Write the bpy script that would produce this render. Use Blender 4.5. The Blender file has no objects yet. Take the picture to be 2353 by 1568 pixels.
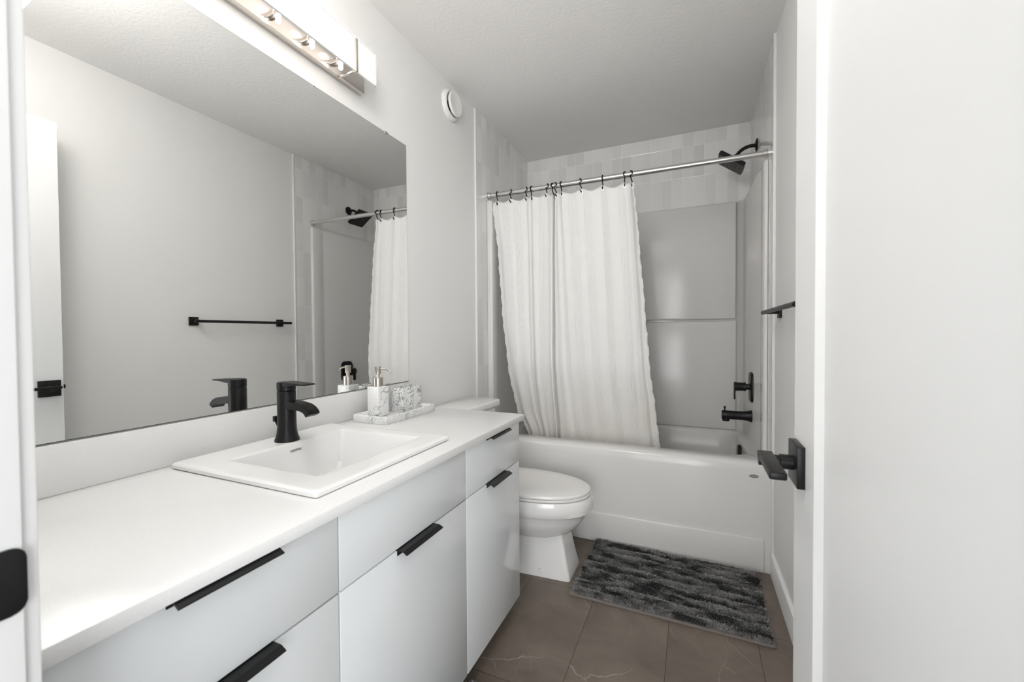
import bpy, bmesh, math, random
import numpy as np
from mathutils import Matrix, Vector
random.seed(7)
SC = bpy.context.scene
COL = SC.collection
PI = math.pi

# ------------------------------------------------------------------ camera
CAM = (1.1825, 0.0, 1.1082)
yaw, pitch, roll = math.radians(23.461), math.radians(-1.0905), math.radians(-0.377)
fwd = Vector((-math.sin(yaw)*math.cos(pitch), math.cos(yaw)*math.cos(pitch), math.sin(pitch)))
rgt = Vector((math.cos(yaw), math.sin(yaw), 0)); upv = rgt.cross(fwd)
r2 = math.cos(roll)*rgt + math.sin(roll)*upv
u2 = -math.sin(roll)*rgt + math.cos(roll)*upv
cd = bpy.data.cameras.new('camera'); cam = bpy.data.objects.new('camera', cd); COL.objects.link(cam)
cd.sensor_width = 36; cd.lens = 955.3/2353*36; cd.clip_start = 0.01
M = Matrix.Identity(4)
for i in range(3):
    M[i][0], M[i][1], M[i][2], M[i][3] = r2[i], u2[i], -fwd[i], CAM[i]
cam.matrix_world = M
cd.dof.use_dof = True; cd.dof.focus_distance = 1.8; cd.dof.aperture_fstop = 5.6
SC.camera = cam

# ------------------------------------------------------------------ world, lights, exposure
W = bpy.data.worlds.new('world'); SC.world = W; W.use_nodes = True
W.node_tree.nodes['Background'].inputs[0].default_value = (0.93, 0.965, 1.0, 1)
W.node_tree.nodes['Background'].inputs[1].default_value = 1.15
vs = SC.view_settings
vs.view_transform = 'Standard'; vs.look = 'None'; vs.gamma = 1; vs.use_curve_mapping = False
vs.exposure = 0.32

def area(name, loc, size, size_y, power, color, aim):
    l = bpy.data.lights.new(name, 'AREA'); l.shape = 'RECTANGLE'; l.size = size; l.size_y = size_y
    l.energy = power; l.color = color
    o = bpy.data.objects.new(name, l); COL.objects.link(o); o.location = loc
    o.rotation_euler = (Vector(aim)-Vector(loc)).to_track_quat('-Z', 'Y').to_euler()
    return o
GL = (0.66, 0.44, 2.17)                      # centre of the added fill globe, out of view near the doorway
area('hall_end_fill_light', (1.05, -3.4, 1.15), 4.0, 2.2, 60, (1.0, 0.985, 0.955), (1.0, 2.0, 1.5))  # bare area light added behind the camera as frontal fill, no window there
area('hall_side_fill_light', (1.9, -1.6, 0.9), 1.6, 1.6, 30, (0.96, 0.98, 1.0), (0.4, 1.6, 1.6))  # second added hall fill, aimed upward into the room, not a window

# ------------------------------------------------------------------ materials
def nt(name):
    m = bpy.data.materials.new(name); m.use_nodes = True
    t = m.node_tree; b = t.nodes['Principled BSDF']
    return m, t, b
def N(t, typ, **kw):
    n = t.nodes.new(typ)
    for k, v in kw.items(): setattr(n, k, v)
    return n
def L(t, a, b): t.links.new(a, b)
def mth(t, op, a, b=None, c=None):
    n = N(t, 'ShaderNodeMath', operation=op)
    for i, v in enumerate((a, b, c)):
        if v is None: continue
        if hasattr(v, 'default_value'): L(t, v, n.inputs[i])
        else: n.inputs[i].default_value = v
    return n.outputs[0]
def mix(t, f, a, b):
    n = N(t, 'ShaderNodeMix', data_type='RGBA')
    for s, v in ((n.inputs[0], f), (n.inputs[6], a), (n.inputs[7], b)):
        if hasattr(v, 'default_value'): L(t, v, s)
        else: s.default_value = v if not isinstance(v, tuple) else (*v, 1)[:4]
    return n.outputs[2]
def simple(name, col, rough=0.5, metal=0.0, spec=0.5, bump=None, coat=0):
    m, t, b = nt(name)
    b.inputs['Base Color'].default_value = (*col, 1); b.inputs['Roughness'].default_value = rough
    b.inputs['Metallic'].default_value = metal; b.inputs['Specular IOR Level'].default_value = spec
    if coat: b.inputs['Coat Weight'].default_value = coat; b.inputs['Coat Roughness'].default_value = 0.05
    co = N(t, 'ShaderNodeTexCoord')
    if bump:
        sc, st, det = bump
        n = N(t, 'ShaderNodeTexNoise'); n.inputs['Scale'].default_value = sc; n.inputs['Detail'].default_value = det
        L(t, co.outputs['Object'], n.inputs['Vector'])
        bp = N(t, 'ShaderNodeBump'); bp.inputs['Strength'].default_value = st; bp.inputs['Distance'].default_value = 0.002
        L(t, n.outputs[0], bp.inputs['Height']); L(t, bp.outputs[0], b.inputs['Normal'])
    return m
MT = {}
MT['wall'] = simple('wall_paint', (0.79, 0.785, 0.77), 0.55, bump=(140, 0.10, 2))
MT['ceiling'] = simple('ceiling_paint', (0.88, 0.872, 0.855), 0.9, bump=(70, 0.6, 4))
MT['trim'] = simple('trim_paint', (0.78, 0.78, 0.775), 0.35, bump=(30, 0.02, 1))
MT['door'] = simple('door_paint', (0.75, 0.75, 0.745), 0.4, bump=(90, 0.03, 2))
MT['cabinet'] = simple('cabinet_gloss', (0.745, 0.765, 0.775), 0.12, spec=0.5, bump=(3, 0.02, 1))
MT['carcass'] = simple('cabinet_carcass', (0.72, 0.73, 0.74), 0.4)
MT['porcelain'] = simple('porcelain', (0.80, 0.795, 0.785), 0.06, spec=0.5)
MT['seat'] = simple('seat_plastic', (0.80, 0.79, 0.775), 0.18)
MT['acrylic'] = simple('acrylic', (0.70, 0.69, 0.675), 0.14, spec=0.36, bump=(2.2, 0.12, 2))
MT['black'] = simple('matte_black_metal', (0.008, 0.008, 0.0085), 0.34, spec=0.28, bump=(200, 0.02, 2))
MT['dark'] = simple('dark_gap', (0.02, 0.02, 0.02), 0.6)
MT['nickel'] = simple('brushed_nickel', (0.55, 0.51, 0.47), 0.3, metal=1.0, bump=(260, 0.05, 2))
MT['chrome'] = simple('satin_chrome', (0.72, 0.71, 0.70), 0.22, metal=1.0, bump=(300, 0.03, 2))
MT['polished'] = simple('polished_nickel', (0.66, 0.62, 0.58), 0.18, metal=1.0)
MT['mirror'] = simple('mirror_silver', (0.90, 0.905, 0.895), 0.0, metal=1.0)
MT['plastic'] = simple('white_plastic', (0.80, 0.79, 0.77), 0.35, bump=(60, 0.02, 1))
MT['ink'] = simple('grey_ink', (0.10, 0.10, 0.10), 0.5)
MT['binding'] = simple('rug_binding', (0.20, 0.175, 0.16), 0.9, bump=(900, 0.5, 2))
MT['badge'] = simple('badge_grey', (0.13, 0.13, 0.13), 0.4)
MT['badge_light'] = simple('badge_letter', (0.62, 0.62, 0.61), 0.4)

def quartz():
    m, t, b = nt('quartz'); co = N(t, 'ShaderNodeTexCoord')
    n = N(t, 'ShaderNodeTexNoise'); n.inputs['Scale'].default_value = 380; n.inputs['Detail'].default_value = 1
    L(t, co.outputs['Object'], n.inputs['Vector'])
    f = mth(t, 'GREATER_THAN', n.outputs[0], 0.66)
    n2 = N(t, 'ShaderNodeTexNoise'); n2.inputs['Scale'].default_value = 5; L(t, co.outputs['Object'], n2.inputs['Vector'])
    base = mix(t, n2.outputs[0], (0.745, 0.742, 0.735), (0.785, 0.783, 0.775))
    L(t, mix(t, mth(t, 'MULTIPLY', f, 0.3), base, (0.9, 0.9, 0.9)), b.inputs['Base Color'])
    b.inputs['Roughness'].default_value = 0.27
    return m
MT['quartz'] = quartz()

def floor_mat():
    m, t, b = nt('floor_tile'); co = N(t, 'ShaderNodeTexCoord'); s = N(t, 'ShaderNodeSeparateXYZ')
    L(t, co.outputs['Object'], s.inputs[0])
    PX, PY, OX, OY = 0.2945, 0.547, 0.5135, 1.187
    u = mth(t, 'DIVIDE', mth(t, 'SUBTRACT', s.outputs[0], OX), PX)
    v = mth(t, 'DIVIDE', mth(t, 'SUBTRACT', s.outputs[1], OY), PY)
    iu, iv = mth(t, 'FLOOR', u), mth(t, 'FLOOR', v)
    fu, fv = mth(t, 'FRACT', u), mth(t, 'FRACT', v)
    du = mth(t, 'MULTIPLY', mth(t, 'MINIMUM', fu, mth(t, 'SUBTRACT', 1, fu)), PX)
    dv = mth(t, 'MULTIPLY', mth(t, 'MINIMUM', fv, mth(t, 'SUBTRACT', 1, fv)), PY)
    d = mth(t, 'MINIMUM', du, dv)
    grout = mth(t, 'LESS_THAN', d, 0.0011)
    cell = N(t, 'ShaderNodeCombineXYZ'); L(t, mth(t, 'MULTIPLY', iu, 3.7), cell.inputs[0]); L(t, mth(t, 'MULTIPLY', iv, 5.3), cell.inputs[1])
    off = N(t, 'ShaderNodeVectorMath', operation='ADD'); L(t, co.outputs['Object'], off.inputs[0]); L(t, cell.outputs[0], off.inputs[1])
    P = off.outputs[0]
    n1 = N(t, 'ShaderNodeTexNoise'); n1.inputs['Scale'].default_value = 4.5; n1.inputs['Detail'].default_value = 6; n1.inputs['Roughness'].default_value = .62
    n1.inputs['Distortion'].default_value = .5; L(t, P, n1.inputs['Vector'])
    rp = N(t, 'ShaderNodeValToRGB'); e = rp.color_ramp.elements
    e[0].position = .32; e[0].color = (0.122, 0.095, 0.075, 1); e[1].position = .72; e[1].color = (0.212, 0.171, 0.139, 1)
    L(t, n1.outputs[0], rp.inputs[0]); colr = rp.outputs[0]
    # veins: thin level lines of stretched noise
    wob = N(t, 'ShaderNodeTexNoise'); wob.inputs['Scale'].default_value = 5.5; wob.inputs['Detail'].default_value = 4; wob.inputs['Roughness'].default_value = .55; L(t, P, wob.inputs['Vector'])
    wv = N(t, 'ShaderNodeVectorMath', operation='SCALE'); L(t, wob.outputs['Color'], wv.inputs[0]); wv.inputs['Scale'].default_value = .16
    pw = N(t, 'ShaderNodeVectorMath', operation='ADD'); L(t, P, pw.inputs[0]); L(t, wv.outputs[0], pw.inputs[1])
    for sc, ang, w, seed, gate, amt in ((3.2, .62, .0042, 3.1, .48, .75), (4.3, -.2, .0036, 9.7, .55, .6), (6.5, .75, .0050, 5.3, .56, .5)):
        mp = N(t, 'ShaderNodeMapping'); mp.inputs['Rotation'].default_value = (0, 0, ang); mp.inputs['Scale'].default_value = (1.0, 0.38, 0)
        mp.inputs['Location'].default_value = (seed, seed*.7, 0); L(t, pw.outputs[0], mp.inputs[0])
        nv = N(t, 'ShaderNodeTexVoronoi', feature='DISTANCE_TO_EDGE', voronoi_dimensions='2D'); nv.inputs['Scale'].default_value = sc; L(t, mp.outputs[0], nv.inputs['Vector'])
        ng = N(t, 'ShaderNodeTexNoise'); ng.inputs['Scale'].default_value = sc*.9; ng.inputs['Detail'].default_value = 2; L(t, P, ng.inputs['Vector'])
        ln = mth(t, 'MAXIMUM', mth(t, 'SUBTRACT', 1, mth(t, 'DIVIDE', nv.outputs['Distance'], w)), 0.0)
        gt = mth(t, 'MINIMUM', mth(t, 'MAXIMUM', mth(t, 'MULTIPLY', mth(t, 'SUBTRACT', ng.outputs[0], gate), 14), 0), 1)
        colr = mix(t, mth(t, 'MULTIPLY', mth(t, 'MULTIPLY', gt, ln), amt), colr, (0.42, 0.38, 0.34))
    colr = mix(t, grout, colr, (0.055, 0.045, 0.04))
    L(t, colr, b.inputs['Base Color']); b.inputs['Roughness'].default_value = 0.42
    bp = N(t, 'ShaderNodeBump'); bp.inputs['Distance'].default_value = .001; bp.inputs['Strength'].default_value = .5
    L(t, mth(t, 'MINIMUM', mth(t, 'DIVIDE', d, .002), 1), bp.inputs['Height']); L(t, bp.outputs[0], b.inputs['Normal'])
    return m
MT['floor'] = floor_mat()

def wall_tile(axis, o_h, pitch_h, o_v=1.9335, pitch_v=0.2036):
    m, t, b = nt('glazed_wall_tile'); co = N(t, 'ShaderNodeTexCoord'); s = N(t, 'ShaderNodeSeparateXYZ')
    L(t, co.outputs['Object'], s.inputs[0])
    u = mth(t, 'DIVIDE', mth(t, 'SUBTRACT', s.outputs[axis], o_h), pitch_h)
    v = mth(t, 'DIVIDE', mth(t, 'SUBTRACT', s.outputs[2], o_v), pitch_v)
    iu, iv = mth(t, 'FLOOR', u), mth(t, 'FLOOR', v); fu, fv = mth(t, 'FRACT', u), mth(t, 'FRACT', v)
    du = mth(t, 'MULTIPLY', mth(t, 'MINIMUM', fu, mth(t, 'SUBTRACT', 1, fu)), pitch_h)
    dv = mth(t, 'MULTIPLY', mth(t, 'MINIMUM', fv, mth(t, 'SUBTRACT', 1, fv)), pitch_v)
    d = mth(t, 'MINIMUM', du, dv); grout = mth(t, 'LESS_THAN', d, .0013)
    c = N(t, 'ShaderNodeCombineXYZ'); L(t, iu, c.inputs[0]); L(t, iv, c.inputs[1]); c.inputs[2].default_value = axis*7.0
    wn = N(t, 'ShaderNodeTexWhiteNoise', noise_dimensions='3D'); L(t, c.outputs[0], wn.inputs['Vector'])
    rp = N(t, 'ShaderNodeValToRGB'); rp.color_ramp.interpolation = 'LINEAR'
    e = rp.color_ramp.elements; e[0].color = (0.69, 0.682, 0.67, 1); e[1].color = (0.85, 0.84, 0.825, 1)
    L(t, wn.outputs['Value'], rp.inputs[0])
    mp = N(t, 'ShaderNodeMapping'); mp.inputs['Scale'].default_value = (90, 90, 6); L(t, co.outputs['Object'], mp.inputs[0])
    st = N(t, 'ShaderNodeTexNoise'); st.inputs['Scale'].default_value = 1; st.inputs['Detail'].default_value = 3; L(t, mp.outputs[0], st.inputs['Vector'])
    colr = mix(t, mth(t, 'MULTIPLY', st.outputs[0], .22), rp.outputs[0], (0.80, 0.79, 0.775))
    colr = mix(t, grout, colr, (0.88, 0.87, 0.855))
    L(t, colr, b.inputs['Base Color'])
    b.inputs['Roughness'].default_value = .12
    n2 = N(t, 'ShaderNodeTexNoise'); n2.inputs['Scale'].default_value = 22; L(t, co.outputs['Object'], n2.inputs['Vector'])
    h = mth(t, 'ADD', mth(t, 'MINIMUM', mth(t, 'DIVIDE', d, .003), 1), mth(t, 'MULTIPLY', n2.outputs[0], .35))
    bp = N(t, 'ShaderNodeBump'); bp.inputs['Distance'].default_value = .0015; bp.inputs['Strength'].default_value = .45
    L(t, h, bp.inputs['Height']); L(t, bp.outputs[0], b.inputs['Normal'])
    return m
MT['tile_side'] = wall_tile(1, 2.1990, 0.0615)
MT['tile_back'] = wall_tile(0, -0.0120, 0.06655)

def marble(name, scale, thresh, dark):
    m, t, b = nt(name); co = N(t, 'ShaderNodeTexCoord')
    n = N(t, 'ShaderNodeTexNoise'); n.inputs['Scale'].default_value = scale; n.inputs['Detail'].default_value = 3
    n.inputs['Distortion'].default_value = 2.6; L(t, co.outputs['Object'], n.inputs['Vector'])
    ln = mth(t, 'MAXIMUM', mth(t, 'SUBTRACT', 1, mth(t, 'DIVIDE', mth(t, 'ABSOLUTE', mth(t, 'SUBTRACT', n.outputs[0], .5)), .05)), 0)
    g = N(t, 'ShaderNodeTexNoise'); g.inputs['Scale'].default_value = scale*.75; g.inputs['Detail'].default_value = 1; L(t, co.outputs['Object'], g.inputs['Vector'])
    gt = mth(t, 'MINIMUM', mth(t, 'MAXIMUM', mth(t, 'MULTIPLY', mth(t, 'SUBTRACT', g.outputs[0], thresh), 7), 0), 1)
    L(t, mix(t, mth(t, 'MULTIPLY', mth(t, 'MULTIPLY', ln, gt), dark), (0.80, 0.80, 0.795), (0.10, 0.10, 0.105)), b.inputs['Base Color'])
    b.inputs['Roughness'].default_value = .2
    return m
MT['marble_busy'] = marble('resin_marble_busy', 30, .36, 1.0)
MT['marble_soft'] = marble('resin_marble_soft', 13, .47, .95)
MT['marble_tray'] = marble('resin_marble_tray', 20, .45, .5)

def rug_mat():
    m, t, b = nt('shag_pile'); co = N(t, 'ShaderNodeTexCoord')
    mp = N(t, 'ShaderNodeMapping'); mp.inputs['Scale'].default_value = (6.5, 22, 0); L(t, co.outputs['Object'], mp.inputs[0])
    n = N(t, 'ShaderNodeTexNoise'); n.inputs['Scale'].default_value = 1.0; n.inputs['Detail'].default_value = 3.5; n.inputs['Roughness'].default_value = .62; L(t, mp.outputs[0], n.inputs['Vector'])
    n2 = N(t, 'ShaderNodeTexNoise'); n2.inputs['Scale'].default_value = 260; L(t, co.outputs['Object'], n2.inputs['Vector'])
    rp = N(t, 'ShaderNodeValToRGB'); e = rp.color_ramp.elements
    e[0].position = .42; e[0].color = (0.016, 0.016, 0.016, 1); e[1].position = .55; e[1].color = (0.31, 0.307, 0.30, 1)
    f = mth(t, 'ADD', n.outputs[0], mth(t, 'MULTIPLY', mth(t, 'SUBTRACT', n2.outputs[0], .5), .22))
    L(t, f, rp.inputs[0]); L(t, rp.outputs[0], b.inputs['Base Color']); b.inputs['Roughness'].default_value = .75
    b.inputs['Sheen Weight'].default_value = .2
    return m
MT['pile'] = rug_mat()

def cloth_mat():
    m, t, b = nt('woven_cotton'); uv = N(t, 'ShaderNodeUVMap')
    s = N(t, 'ShaderNodeSeparateXYZ'); L(t, uv.outputs[0], s.inputs[0])
    # grouped vertical cords along the cloth width
    cord = mth(t, 'SINE', mth(t, 'MULTIPLY', s.outputs[0], 2*PI/0.0085))
    band = mth(t, 'SINE', mth(t, 'MULTIPLY', s.outputs[0], 2*PI/0.115))
    gate = mth(t, 'GREATER_THAN', band, -.15)
    cross = mth(t, 'SINE', mth(t, 'MULTIPLY', s.outputs[1], 2*PI/0.012))
    h = mth(t, 'ADD', mth(t, 'MULTIPLY', cord, gate), mth(t, 'MULTIPLY', cross, .18))
    nz = N(t, 'ShaderNodeTexNoise'); nz.inputs['Scale'].default_value = 300; L(t, uv.outputs[0], nz.inputs['Vector'])
    h = mth(t, 'ADD', h, mth(t, 'MULTIPLY', nz.outputs[0], .8))
    bp = N(t, 'ShaderNodeBump'); bp.inputs['Distance'].default_value = .0012; bp.inputs['Strength'].default_value = .55
    L(t, h, bp.inputs['Height']); L(t, bp.outputs[0], b.inputs['Normal'])
    # cream discolouration towards the hem
    n2 = N(t, 'ShaderNodeTexNoise'); n2.inputs['Scale'].default_value = 5; n2.inputs['Detail'].default_value = 3; L(t, uv.outputs[0], n2.inputs['Vector'])
    st = mth(t, 'MULTIPLY', mth(t, 'MINIMUM', mth(t, 'MAXIMUM', mth(t, 'DIVIDE', mth(t, 'SUBTRACT', .95, s.outputs[1]), .75), 0), 1), n2.outputs[0])
    L(t, mix(t, st, (0.93, 0.925, 0.91), (0.74, 0.66, 0.56)), b.inputs['Base Color'])
    b.inputs['Roughness'].default_value = .85; b.inputs['Sheen Weight'].default_value = .15
    tr = N(t, 'ShaderNodeBsdfTranslucent'); tr.inputs[0].default_value = (.8, .79, .77, 1)
    mx = N(t, 'ShaderNodeMixShader'); mx.inputs[0].default_value = .15
    out = t.nodes['Material Output']; L(t, b.outputs[0], mx.inputs[1]); L(t, tr.outputs[0], mx.inputs[2]); L(t, mx.outputs[0], out.inputs[0])
    return m
MT['cloth'] = cloth_mat()

def emit_mat(name, col, strength, base=(0.9, 0.9, 0.9)):
    m, t, b = nt(name); b.inputs['Base Color'].default_value = (*base, 1)
    b.inputs['Emission Color'].default_value = (*col, 1); b.inputs['Emission Strength'].default_value = strength
    b.inputs['Roughness'].default_value = .2
    return m
MT['bulb'] = emit_mat('lit_bulb', (1.0, .86, .72), 6)
def shade_mat():
    m = emit_mat('lit_frosted_glass', (1.0, .93, .91), .36); t = m.node_tree
    tr = N(t, 'ShaderNodeBsdfTranslucent'); tr.inputs[0].default_value = (.92, .90, .89, 1)
    mx = N(t, 'ShaderNodeMixShader'); mx.inputs[0].default_value = .6
    L(t, t.nodes['Principled BSDF'].outputs[0], mx.inputs[1]); L(t, tr.outputs[0], mx.inputs[2]); L(t, mx.outputs[0], t.nodes['Material Output'].inputs[0])
    return m
MT['glass_shade'] = shade_mat()
MT['globe'] = emit_mat('fill_globe_glow', (1.0, .985, .965), 15.0)  # emission of the added fill globe
MT['glass_clear'] = simple('clear_glass_edge', (0.80, 0.83, 0.82), .05)

# ------------------------------------------------------------------ mesh helpers (world coordinates)
def bm_merge(bm, tmp):
    me = bpy.data.meshes.new('tmp'); tmp.to_mesh(me); tmp.free(); bm.from_mesh(me); bpy.data.meshes.remove(me)
def add_box(bm, lo, hi, bev=0.0, seg=2, mat=None):
    t = bmesh.new(); bmesh.ops.create_cube(t, size=1)
    lo, hi = Vector(lo), Vector(hi)
    for v in t.verts:
        v.co = Vector([lo[i] if v.co[i] < 0 else hi[i] for i in range(3)])
    if bev: bmesh.ops.bevel(t, geom=t.edges[:], offset=bev, segments=seg, affect='EDGES', profile=.5)
    if mat is not None: bmesh.ops.transform(t, matrix=mat, verts=t.verts)
    bm_merge(bm, t)
def box(lo, hi, bev=0.0, seg=2, mat=None):
    bm = bmesh.new(); add_box(bm, lo, hi, bev, seg, mat); return bm
def add_loft(bm, rings, cap0=True, cap1=True, closed=True):
    vs_ = [[bm.verts.new(p) for p in r] for r in rings]
    n = len(rings[0])
    for a, b in zip(vs_[:-1], vs_[1:]):
        for i in range(n if closed else n-1):
            j = (i+1) % n
            bm.faces.new((a[i], a[j], b[j], b[i]))
    if cap0: bm.faces.new(vs_[0][::-1])
    if cap1: bm.faces.new(vs_[-1])
def frame_for(d):
    d = d.normalized(); a = Vector((0, 0, 1)) if abs(d.z) < .9 else Vector((1, 0, 0))
    x = d.cross(a).normalized(); return x, d.cross(x).normalized()
def add_lathe(bm, base, axis, prof, n=32):
    """prof: list of (distance along the axis, radius)"""
    axis = Vector(axis).normalized(); x, y = frame_for(axis); base = Vector(base)
    rings = []
    for h, r in prof:
        rings.append([base+axis*h+(x*math.cos(2*PI*i/n)+y*math.sin(2*PI*i/n))*max(r, 1e-5) for i in range(n)])
    add_loft(bm, rings)
def lathe(base, axis, prof, n=32):
    bm = bmesh.new(); add_lathe(bm, base, axis, prof, n); return bm
def add_tube(bm, pts, r, n=12):
    pts = [Vector(p) for p in pts]; rings = []; x = None
    for i, p in enumerate(pts):
        d = (pts[min(i+1, len(pts)-1)]-pts[max(i-1, 0)]).normalized()
        if x is None: x, y = frame_for(d)
        else:
            x = (x-d*x.dot(d)).normalized(); y = d.cross(x)
        rr = r[i] if isinstance(r, (list, tuple)) else r
        rings.append([p+(x*math.cos(2*PI*k/n)+y*math.sin(2*PI*k/n))*rr for k in range(n)])
    add_loft(bm, rings)
def tube(pts, r, n=12):
    bm = bmesh.new(); add_tube(bm, pts, r, n); return bm
def add_prism(bm, pts2, f3, t0, t1, bev=0):
    """pts2 outline (a,b), f3(a,b,t)->3D, extruded from t0 to t1"""
    t = bmesh.new()
    add_loft(t, [[f3(a, b, t0) for a, b in pts2], [f3(a, b, t1) for a, b in pts2]])
    if bev: bmesh.ops.bevel(t, geom=t.edges[:], offset=bev, segments=2, affect='EDGES', profile=.5)
    bm_merge(bm, t)
def rrect(x0, x1, y0, y1, r, k=6):
    out = []
    for cx, cy, a0 in ((x1-r, y1-r, 0), (x0+r, y1-r, PI/2), (x0+r, y0+r, PI), (x1-r, y0+r, 1.5*PI)):
        for i in range(k+1):
            a = a0+PI/2*i/k; out.append((cx+r*math.cos(a), cy+r*math.sin(a)))
    return out
def smoothstep(a, b, x):
    t = min(1, max(0, (x-a)/(b-a))); return t*t*(3-2*t)

def root_loc(o):
    v = Vector((0, 0, 0))
    while o is not None: v += Vector(o.location); o = o.parent
    return v
def obj(name, bm, m, parent=None, smooth=True, origin=None, angle=38, label=None):
    bmesh.ops.recalc_face_normals(bm, faces=bm.faces[:])
    me = bpy.data.meshes.new(name); bm.to_mesh(me); bm.free()
    off = root_loc(parent) if parent is not None else Vector(origin or (0, 0, 0))
    me.transform(Matrix.Translation(-off))
    if smooth:
        me.polygons.foreach_set('use_smooth', [True]*len(me.polygons)); me.set_sharp_from_angle(angle=math.radians(angle))
    me.materials.append(MT[m] if isinstance(m, str) else m)
    o = bpy.data.objects.new(name, me); COL.objects.link(o)
    if parent is not None: o.parent = parent
    else: o.location = off
    if label: o['label'] = label
    return o
def thing(name, label, cat, loc=(0, 0, 0), group=None, kind=None):
    o = bpy.data.objects.new(name, None); COL.objects.link(o); o.location = loc; o.empty_display_size = .05
    o['label'] = label
    if cat: o['category'] = cat
    if group: o['group'] = group
    if kind: o['kind'] = kind
    return o
def tag(o, label, cat, group=None):
    o['label'] = label; o['category'] = cat
    if group: o['group'] = group
    return o
def struct(name, bm, m, label=None, parent=None, **kw):
    o = obj(name, bm, m, parent, **kw)
    if parent is None: o['kind'] = 'structure'
    if label: o['label'] = label
    return o
def text_obj(name, body, size, m, parent, M4, extrude=.0003):
    c = bpy.data.curves.new(name, 'FONT'); c.body = body; c.size = size; c.extrude = extrude
    c.align_x = 'CENTER'; c.align_y = 'CENTER'
    tmp = bpy.data.objects.new('tmp', c); COL.objects.link(tmp)
    dg = bpy.context.evaluated_depsgraph_get(); dg.update()
    me = bpy.data.meshes.new_from_object(tmp.evaluated_get(dg))
    bpy.data.objects.remove(tmp)
    me.transform(M4); me.transform(Matrix.Translation(-root_loc(parent)))
    me.materials.clear(); me.materials.append(MT[m])
    o = bpy.data.objects.new(name, me); COL.objects.link(o); o.parent = parent
    return o

# ------------------------------------------------------------------ room
RW, RH, YB, YF = 1.524, 2.4322, 3.0383, 0.157      # width, height, back wall, front wall inner face
YT = 2.191                                          # where the alcove tile starts
DX0, DX1, DH = 0.655, 1.392, 2.045                  # door opening
struct('floor', box((-.1, -2.4, -.08), (2.9, 3.2, 0)), 'floor', 'brown grey marbled floor tile with thin dark joints', smooth=False)
struct('ceiling', box((-.1, -.02+.06, RH), (RW+.1, 3.2, RH+.08)), 'ceiling', 'textured off white ceiling', smooth=False)
wl = struct('wall_left', box((-.1, .04, 0), (0, 3.16, RH)), 'wall', 'pale grey painted wall behind the vanity and toilet', smooth=False)
wr = struct('wall_right', box((RW, .04, 0), (RW+.1, 3.16, RH)), 'wall', 'pale grey painted wall behind the open door', smooth=False)
wb = struct('wall_back', box((0, YB, 0), (RW, YB+.1, RH)), 'wall', 'end wall behind the bathtub', smooth=False)
bm = bmesh.new()
add_box(bm, (0, .04, 0), (DX0-.02, YF, RH)); add_box(bm, (DX1+.02, .04, 0), (RW, YF, RH)); add_box(bm, (DX0-.02, .04, DH+.02), (DX1+.02, YF, RH))
struct('wall_front', bm, 'wall', 'wall holding the doorway', smooth=False)
# alcove tile
TT = .009
o = obj('tile_cladding', box((0, YT, 0), (TT, YB, RH)), 'tile_side', wl, smooth=False, label='glossy grey vertical tile')
o = obj('tile_cladding', box((RW-TT, YT, 0), (RW, YB, RH)), 'tile_side', wr, smooth=False, label='glossy grey vertical tile')
o = obj('tile_cladding', box((TT, YB-TT, 1.9), (RW-TT, YB, RH)), 'tile_back', wb, smooth=False, label='glossy grey vertical tile')
struct('trim_1', box((0, YT-.011, 0), (.012, YT, RH), .002), 'trim', 'white tile edge strip on the vanity wall')
struct('trim_2', box((RW-.012, YT-.011, 0), (RW, YT, RH), .002), 'trim', 'white tile edge strip on the towel bar wall')
# baseboard on the right wall
bm = bmesh.new()
prof = [(0, 0), (-.015, 0), (-.015, .088), (-.013, .094), (-.009, .0965), (0, .0965)]
add_prism(bm, prof, lambda a, b, t: Vector((RW+a, t, b)), YF, YT-.011)
struct('baseboard_right', bm, 'trim', 'white baseboard along the towel bar wall')
bm = bmesh.new(); add_prism(bm, [(-a, b) for a, b in prof], lambda a, b, t: Vector((a, t, b)), 1.53, YT-.011)
struct('baseboard_left', bm, 'trim', 'white baseboard behind the toilet')
# door frame: jambs, head and casing
t3 = struct('trim_3', box((DX0-.02, .03, 0), (DX0, YF, DH+.02), .0015), 'trim', 'white door jamb with black strike plate')
bm = bmesh.new(); add_prism(bm, rrect(.112, .1585, .872, .929, .010), lambda a, b, t: Vector((t, a, b)), DX0-.0005, DX0+.0022, .0007)
obj('strike_plate', bm, 'black', t3, label='black strike plate')
struct('trim_4', box((DX1, .03, 0), (DX1+.02, YF, DH+.02), .0015), 'trim', 'white hinge side door jamb')
struct('trim_5', box((DX0, .03, DH), (DX1, YF, DH+.02), .0015), 'trim', 'white head jamb over the doorway')
struct('trim_6', box((DX0-.075, YF, 0), (DX0-.005, YF+.0115, DH+.075), .003), 'trim', 'white door casing beside the vanity')
struct('trim_7', box((DX0-.005, YF, DH+.005), (DX1+.02, YF+.0115, DH+.075), .003), 'trim', 'white door casing over the doorway')
# open door, one recessed panel
dx, dy0, dy1 = 1.351, .174, .8833
d1 = thing('door_1', 'white one panel door standing open against the right wall', None, (dx+.018, dy0, 0), kind='structure')
bm = bmesh.new()
add_box(bm, (dx+.010, dy0, .01), (dx+.036-.010, dy1, 2.03))
for z0, z1, y0, y1 in ((.01, 2.03, .7535, dy1), (.01, 2.03, dy0, .300), (.01, .22, .300, .7535), (1.90, 2.03, .300, .7535)):
    add_box(bm, (dx, y0, z0), (dx+.011, y1, z1)); add_box(bm, (dx+.025, y0, z0), (dx+.036, y1, z1))
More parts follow.
